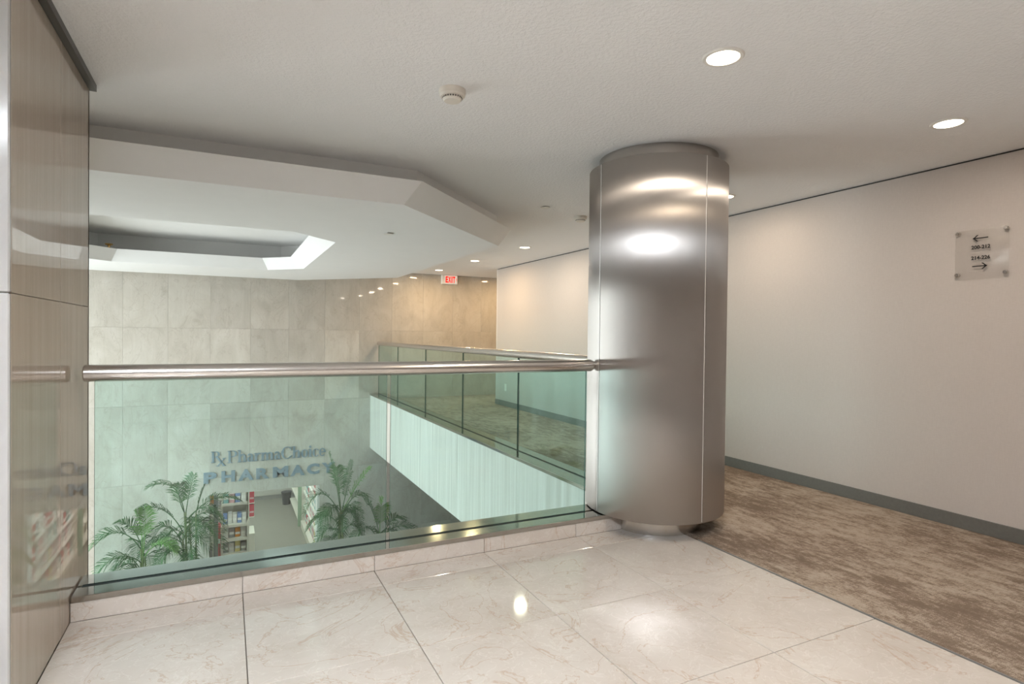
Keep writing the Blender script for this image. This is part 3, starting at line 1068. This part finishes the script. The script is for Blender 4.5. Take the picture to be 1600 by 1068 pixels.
# left end-of-aisle display facing the entrance
ec = thing('end_display', 'white end-of-aisle shelf display left of the shop aisle', 'shelf unit', (0.17, 13.8, ZL))
bm = newbm(); box(bm, -0.09, 0.43, 13.98, 14.02, ZL, -1.75)
obj('back_panel', bm, M_SHELFBACK, ec)
for x in (-0.085, 0.405):
    bm = newbm(); box(bm, x, x + 0.022, 13.62, 13.98, ZL, -2.84); box(bm, x, x + 0.022, 13.94, 13.98, -2.84, -1.75)
    obj('side_panel', bm, M_SHELF, ec)
for z in (-3.52, -3.20, -2.90, -2.46, -2.10):
    bm = newbm()
    dep = 13.62 if z < -2.8 else 13.72
    box(bm, -0.085, 0.427, dep, 13.98, z - 0.02, z)
    box(bm, -0.085, 0.427, dep - 0.012, dep, z - 0.045, z + 0.012)
    obj('shelf', bm, M_SHELF, ec)
for z, lst in ((-3.52, ['grey', 'white', 'yellow', 'grey']), (-3.20, ['white', 'grey', 'orange', 'white']), (-2.90, ['blue', 'white', 'white', 'blue', 'white']), (-2.46, ['teal', 'pink', 'blue', 'white']), (-2.10, ['white', 'pink', 'white', 'grey'])):
    n = len(lst)
    w = 0.46 / n
    for i, c in enumerate(lst):
        hgt = 0.19 + 0.06 * random.random() if z < -2.8 else 0.24 + 0.05 * random.random()
        product(-0.055 + i * w, -0.055 + i * w + w * 0.86, 13.74, 13.92, z, z + hgt, c, '%s carton, %s from the left on the %s shelf of the end-of-aisle display' % (c, ORD[i], LEVEL[LV_E.index(z)]), 'cartons on the end display', 'Y')
# red boxes hung along the display's aisle side
rh = thing('side_rack', 'narrow white side rack with red cartons beside the end display', 'rack', (0.47, 13.9, ZL))
bm = newbm(); box(bm, 0.432, 0.447, 13.62, 14.6, ZL, -1.75)
obj('back_panel', bm, M_SHELF, rh)
bm = newbm(); box(bm, 0.447, 0.56, 13.64, 14.2, -3.55, -3.14, 0.004)
obj('bin', bm, M_SHELF, rh)
for z in (-2.78, -2.48, -2.18):
    bm = newbm(); box(bm, 0.447, 0.55, 13.66, 14.1, z - 0.015, z)
    obj('shelf', bm, M_SHELF, rh)
    r = thing('product_box', {-2.78: 'lowest red carton beside the end display', -2.48: 'middle red carton beside the end display', -2.18: 'topmost red carton beside the end display'}[z], 'box', (0.5, 13.8, z), 'red cartons on the side rack')
    bm = newbm(); box(bm, 0.452, 0.545, 13.67, 14.05, z, z + 0.26, 0.004)
    obj('carton', bm, PROD['red'], r)
    bm = newbm(); box(bm, 0.46, 0.538, 13.6685, 13.67, z + 0.08, z + 0.12)
    obj('printed_band', bm, PROD['pink'], r)
# slim display just inside the left jamb
sd = thing('slim_display', 'slim white display with orange header just inside the left jamb', 'display', (-0.25, 11.6, ZL))
bm = newbm(); box(bm, -0.36, -0.195, 11.35, 11.7, ZL, -1.80, 0.004)
obj('body', bm, M_SHELF, sd)
bm = newbm(); box(bm, -0.37, -0.19, 11.33, 11.7, -1.80, -1.52, 0.004)
obj('header', bm, PROD['orange'], sd)
bm = newbm(); box(bm, -0.34, -0.21, 11.342, 11.35, -3.5, -2.6)
obj('poster', bm, PROD['grey'], sd)
rs = thing('stacked_carton', 'dark red tall carton at the left of the end display', 'box', (-0.16, 13.5, ZL))
bm = newbm(); box(bm, -0.17, -0.10, 13.45, 13.75, ZL, -2.85, 0.004)
obj('carton', bm, PROD['red'], rs)
bm = newbm(); box(bm, -0.165, -0.105, 13.448, 13.45, -3.2, -3.1)
obj('printed_band', bm, M_BAND, rs)

# right wall shelving along the aisle
def gondola(x0, y0, y1, label, panel_mat=None, zs=(-3.42, -3.05, -2.70, -2.35, -2.0)):
    r = thing('shelf_unit', label, 'shelf unit', (x0 + 0.25, (y0 + y1) / 2, ZL))
    bm = newbm(); box(bm, x0, x0 + 0.46, y0, y1, ZL, -3.44, 0.004)
    obj('base_deck', bm, M_SHELF, r)
    bm = newbm(); box(bm, x0 + 0.46, x0 + 0.50, y0, y1, ZL, -1.62)
    obj('back_panel', bm, M_SHELFBACK, r)
    for z in zs[1:]:
        bm = newbm()
        box(bm, x0 + 0.08, x0 + 0.46, y0, y1, z - 0.022, z)
        obj('shelf', bm, M_SHELF, r)
        bm = newbm()
        box(bm, x0 + 0.065, x0 + 0.08, y0, y1, z - 0.045, z + 0.01)
        obj('price_rail', bm, M_BAND, r)
    for y in (y0, y1 - 0.02):
        bm = newbm(); box(bm, x0 + 0.02, x0 + 0.46, y, y + 0.02, -3.44, -1.62)
        if y == y0:
            bm.free()
            continue
        obj('end_panel', bm, panel_mat or M_SHELF, r)
    return r


gondola(1.66, 11.5, 15.1, 'long white shelving with cartons along the right of the shop aisle')
for z in (-3.44, -3.05, -2.70, -2.35, -2.0):
    y = 11.56
    k = 0
    while y < 14.95:
        w = 0.14 + 0.07 * random.random()
        c = random.choice(['white', 'white', 'pink', 'white', 'yellow', 'teal', 'white', 'red', 'pink'])
        product(1.76, 2.05, y, y + w * 0.9, z, z + 0.19 + 0.07 * random.random(), c, '%s carton, %s from the entrance on the %s tier of the right shop shelving' % (c, ORD[k], LEVEL[LV_G.index(z)]), 'cartons on the right shelving', 'X')
        y += w
        k += 1
g2 = thing('shelf_unit', 'shelving with pale green end panel beyond the long white shelving', 'shelf unit', (1.85, 16.2, ZL))
bm = newbm(); box(bm, 1.60, 2.2, 15.15, 15.2, ZL, -1.6, 0.004)
obj('end_panel', bm, M_GREEN, g2)
bm = newbm(); box(bm, 1.88, 1.92, 15.2, 17.2, ZL, -1.62)
obj('back_panel', bm, M_SHELFBACK, g2)
for z in (-3.42, -3.0, -2.6, -2.2):
    bm = newbm(); box(bm, 1.60, 1.88, 15.2, 17.2, z - 0.03, z)
    obj('shelf', bm, M_SHELF, g2)
# rear counter
rc = thing('rear_counter', 'long pale counter across the rear of the shop', 'counter', (0.7, 18.2, ZL))
bm = newbm(); box(bm, -0.8, 2.6, 18.0, 18.5, ZL + 0.0, ZL + 0.12)
obj('plinth', bm, PROD['grey'], rc)
bm = newbm(); box(bm, -0.8, 2.6, 17.97, 18.5, ZL + 0.12, -2.75, 0.004)
obj('body', bm, M_STOREWALL, rc)
bm = newbm(); box(bm, -0.82, 2.62, 17.93, 18.52, -2.75, -2.70, 0.004)
obj('countertop', bm, M_SHELF, rc)
ds = thing('waste_bin', 'dark grey bin in front of the rear shop counter', 'bin', (1.52, 17.3, ZL))
bm = newbm(); lathe(bm, [(0.0, ZL), (0.10, ZL), (0.13, ZL + 0.32), (0.0, ZL + 0.32)], (1.52, 17.3, 0), 20)
obj('body', bm, plain('dark grey plastic', (0.06, 0.06, 0.065), 0.5), ds, weld=True)
bm = newbm(); lathe(bm, [(0.0, ZL + 0.32), (0.14, ZL + 0.32), (0.14, ZL + 0.35), (0.0, ZL + 0.37)], (1.52, 17.3, 0), 20)
obj('lid', bm, bpy.data.materials['dark grey plastic'], ds, weld=True)

# ------------------------------------------------------------------ palms flanking the opening
def leaf_mat(name, lo, hi):
    t = NT(name)
    n = t.noise(t.coords(per_object=9.0), 6, 3)
    c = t.mix(n, lo, hi)
    return t.principled(c, 0.45, Specular_IOR_Level=0.4)


M_FROND = leaf_mat('palm green', (0.025, 0.072, 0.024), (0.06, 0.14, 0.042))
M_FRONDY = leaf_mat('young palm green', (0.09, 0.21, 0.045), (0.15, 0.30, 0.07))
M_STEM = grained('palm stem', (0.13, 0.17, 0.06), 0.3, 0.6, 30)
M_POT = grained('dark planter glaze', (0.10, 0.085, 0.075), 0.2, 0.4, 8)
M_SOIL = grained('planter soil', (0.06, 0.045, 0.035), 0.4, 0.95, 60, bump=0.5)


def bez(a, b, c, t):
    return a * (1 - t) ** 2 + b * (2 * t * (1 - t)) + c * t * t


def frond(parent, a, b, c, rnd, leaf=0.30, mat=None, n=26, droop=0.28):
    """arching midrib with two rows of narrow folded leaflets"""
    a, b, c = Vector(a), Vector(b), Vector(c)
    bm = newbm()
    pts = [bez(a, b, c, i / 12) for i in range(13)]
    tube(bm, pts, [0.008 * (1 - 0.8 * i / 12) for i in range(13)], 5)
    for i in range(n):
        tt = 0.28 + 0.72 * (i + 0.5) / n
        p = bez(a, b, c, tt)
        tan = (bez(a, b, c, min(1, tt + 0.02)) - bez(a, b, c, tt - 0.02)).normalized()
        side = tan.cross(Vector((0, 0, 1)))
        if side.length < 0.15:
            side = Vector((1, 0.3, 0))
        side.normalize()
        up = side.cross(tan).normalized()
        L = leaf * (0.35 + 0.65 * math.sin(PI * min(1, 0.18 + 0.80 * (tt - 0.28) / 0.72))) * (0.85 + 0.3 * rnd.random())
        for s in (-1, 1):
            d = (side * s * 0.85 + tan * (0.50 + 0.35 * tt) + up * (0.18 + 0.2 * rnd.random()) + Vector((rnd.random() - .5, rnd.random() - .5, rnd.random() - .5)) * 0.18).normalized()
            q1 = p + d * L * 0.5
            q2 = p + d * L + Vector((0, 0, -droop * L * (0.7 + 0.6 * rnd.random())))
            wv = tan * 0.008
            v = [bm.verts.new(p - wv * 0.5), bm.verts.new(p + wv * 0.5), bm.verts.new(q1 + wv + up * 0.004), bm.verts.new(q1 - wv + up * 0.004), bm.verts.new(q2)]
            bm.faces.new((v[0], v[1], v[2], v[3]))
            bm.faces.new((v[3], v[2], v[4]))
    return obj('frond', bm, mat or M_FROND, parent, recalc=False)


def palm(label, x, y, specs, seed, pot_r=0.24, fill=6, hub=-1.9, spread=0.6):
    rnd = random.Random(seed)
    p = thing('potted_palm', label, 'palm', (x, y, ZL))
    bm = newbm()
    lathe(bm, [(0.0, ZL), (pot_r * 0.72, ZL), (pot_r, ZL + 0.46), (pot_r * 1.06, ZL + 0.47), (pot_r * 1.06, ZL + 0.52), (pot_r * 0.95, ZL + 0.52), (pot_r * 0.93, ZL + 0.44)], (x, y, 0), 32)
    obj('pot', bm, M_POT, p)
    bm = newbm(); lathe(bm, [(0.0, ZL + 0.47), (pot_r * 0.95, ZL + 0.46)], (x, y, 0), 24)
    obj('soil', bm, M_SOIL, p, weld=True)
    for k, (hx, hz) in enumerate(sorted({(s[0][0], s[0][1]) for s in specs})):
        bm = newbm()
        bx, by = x + (rnd.random() - 0.5) * 0.2, y + (rnd.random() - 0.5) * 0.2
        tube(bm, [(bx, by, ZL + 0.45), ((bx + hx) / 2 + 0.02, (by + y) / 2, (ZL + hz) / 2), (hx, y, hz)], [0.022, 0.017, 0.009], 7)
        obj('stem', bm, M_STEM, p)
    for s in specs:
        (ax, az), (bx, bz), (cx, cz), yo, leaf, young = s
        m = M_FRONDY if young else M_FROND
        frond(p, (ax, y, az), (bx, y + yo * 0.6, bz), (cx, y + yo, cz), rnd, leaf, m)
    for k in range(fill):
        a = 2 * PI * (k + rnd.random() * 0.6) / fill
        r = spread * (0.6 + 0.5 * rnd.random())
        dz = 0.65 * rnd.random()
        hx, hz = specs[k % len(specs)][0]
        frond(p, (hx, y, hz - dz), (hx + math.cos(a) * r * 0.5, y + math.sin(a) * r * 0.45, hz - dz + 0.30 + 0.2 * rnd.random()),
              (hx + math.cos(a) * r, y + math.sin(a) * r * 0.8, hz - dz * 1.2 - 0.12 * rnd.random()), rnd, 0.25, M_FROND, 24, 0.4)


palm('tall feathery palm standing just left of the shop opening', -0.50, 9.7, [
    ((-0.55, -1.44), (-0.63, -0.86), (-0.99, -1.00), -0.1, 0.26, 0), ((-0.53, -1.44), (-0.49, -1.12), (-0.43, -0.92), 0.1, 0.24, 0),
    ((-0.55, -1.44), (-0.65, -1.15), (-0.59, -0.97), -0.2, 0.22, 0), ((-0.40, -1.46), (-0.35, -1.23), (-0.28, -1.05), 0.0, 0.10, 0),
    ((-0.49, -1.54), (-0.2, -1.16), (0.18, -1.40), 0.2, 0.28, 0), ((-0.57, -1.72), (-0.76, -1.25), (-1.08, -1.28), -0.1, 0.22, 0),
    ((-0.53, -1.82), (-0.2, -1.42), (-0.07, -1.98), -0.2, 0.32, 0), ((-0.57, -1.86), (-0.86, -1.36), (-0.97, -1.94), 0.1, 0.32, 0)], 3, fill=16, spread=0.62)
palm('shorter palm with long low fronds, leftmost beside the stone pier', -1.06, 9.5, [
    ((-1.07, -1.83), (-1.32, -1.30), (-1.66, -1.76), -0.1, 0.34, 0), ((-1.07, -2.02), (-1.32, -1.68), (-1.62, -2.13), -0.2, 0.34, 0),
    ((-1.05, -1.84), (-1.15, -1.46), (-1.33, -1.45), 0.1, 0.24, 0), ((-1.05, -1.84), (-1.05, -1.47), (-1.14, -1.30), 0.0, 0.22, 1),
    ((-1.04, -1.93), (-1.0, -1.38), (-1.03, -1.25), 0.0, 0.20, 1), ((-1.02, -1.95), (-0.85, -1.60), (-0.62, -1.86), -0.2, 0.28, 1)], 5, fill=11, spread=0.5)
palm('tallest palm with upright sprays just right of the shop opening', 1.69, 9.7, [
    ((1.68, -1.72), (1.64, -1.29), (1.49, -0.72), 0.0, 0.24, 0), ((1.70, -1.72), (1.81, -1.31), (1.88, -0.90), 0.1, 0.16, 0),
    ((1.71, -1.72), (1.95, -1.25), (2.16, -1.03), 0.0, 0.22, 1), ((1.66, -1.72), (1.36, -1.06), (1.11, -1.63), -0.1, 0.30, 0),
    ((1.66, -1.82), (1.56, -1.30), (1.36, -1.99), -0.2, 0.30, 0), ((1.72, -1.73), (1.99, -1.27), (2.13, -1.67), 0.1, 0.28, 0),
    ((1.68, -1.60), (1.62, -1.10), (1.60, -0.95), -0.1, 0.26, 0)], 8, fill=10, spread=0.5)
palm('low spreading palm farthest right, behind the glass joint', 2.30, 9.6, [
    ((2.32, -2.24), (2.62, -1.78), (3.10, -2.33), -0.1, 0.34, 0), ((2.32, -2.24), (2.24, -1.79), (2.04, -1.45), 0.0, 0.26, 0),
    ((2.30, -2.29), (2.08, -1.72), (1.82, -2.11), -0.2, 0.32, 0), ((2.34, -2.24), (2.51, -1.80), (2.71, -1.98), 0.1, 0.28, 0),
    ((2.31, -2.22), (2.30, -1.70), (2.36, -1.55), 0.0, 0.24, 1)], 11, fill=12, spread=0.55)
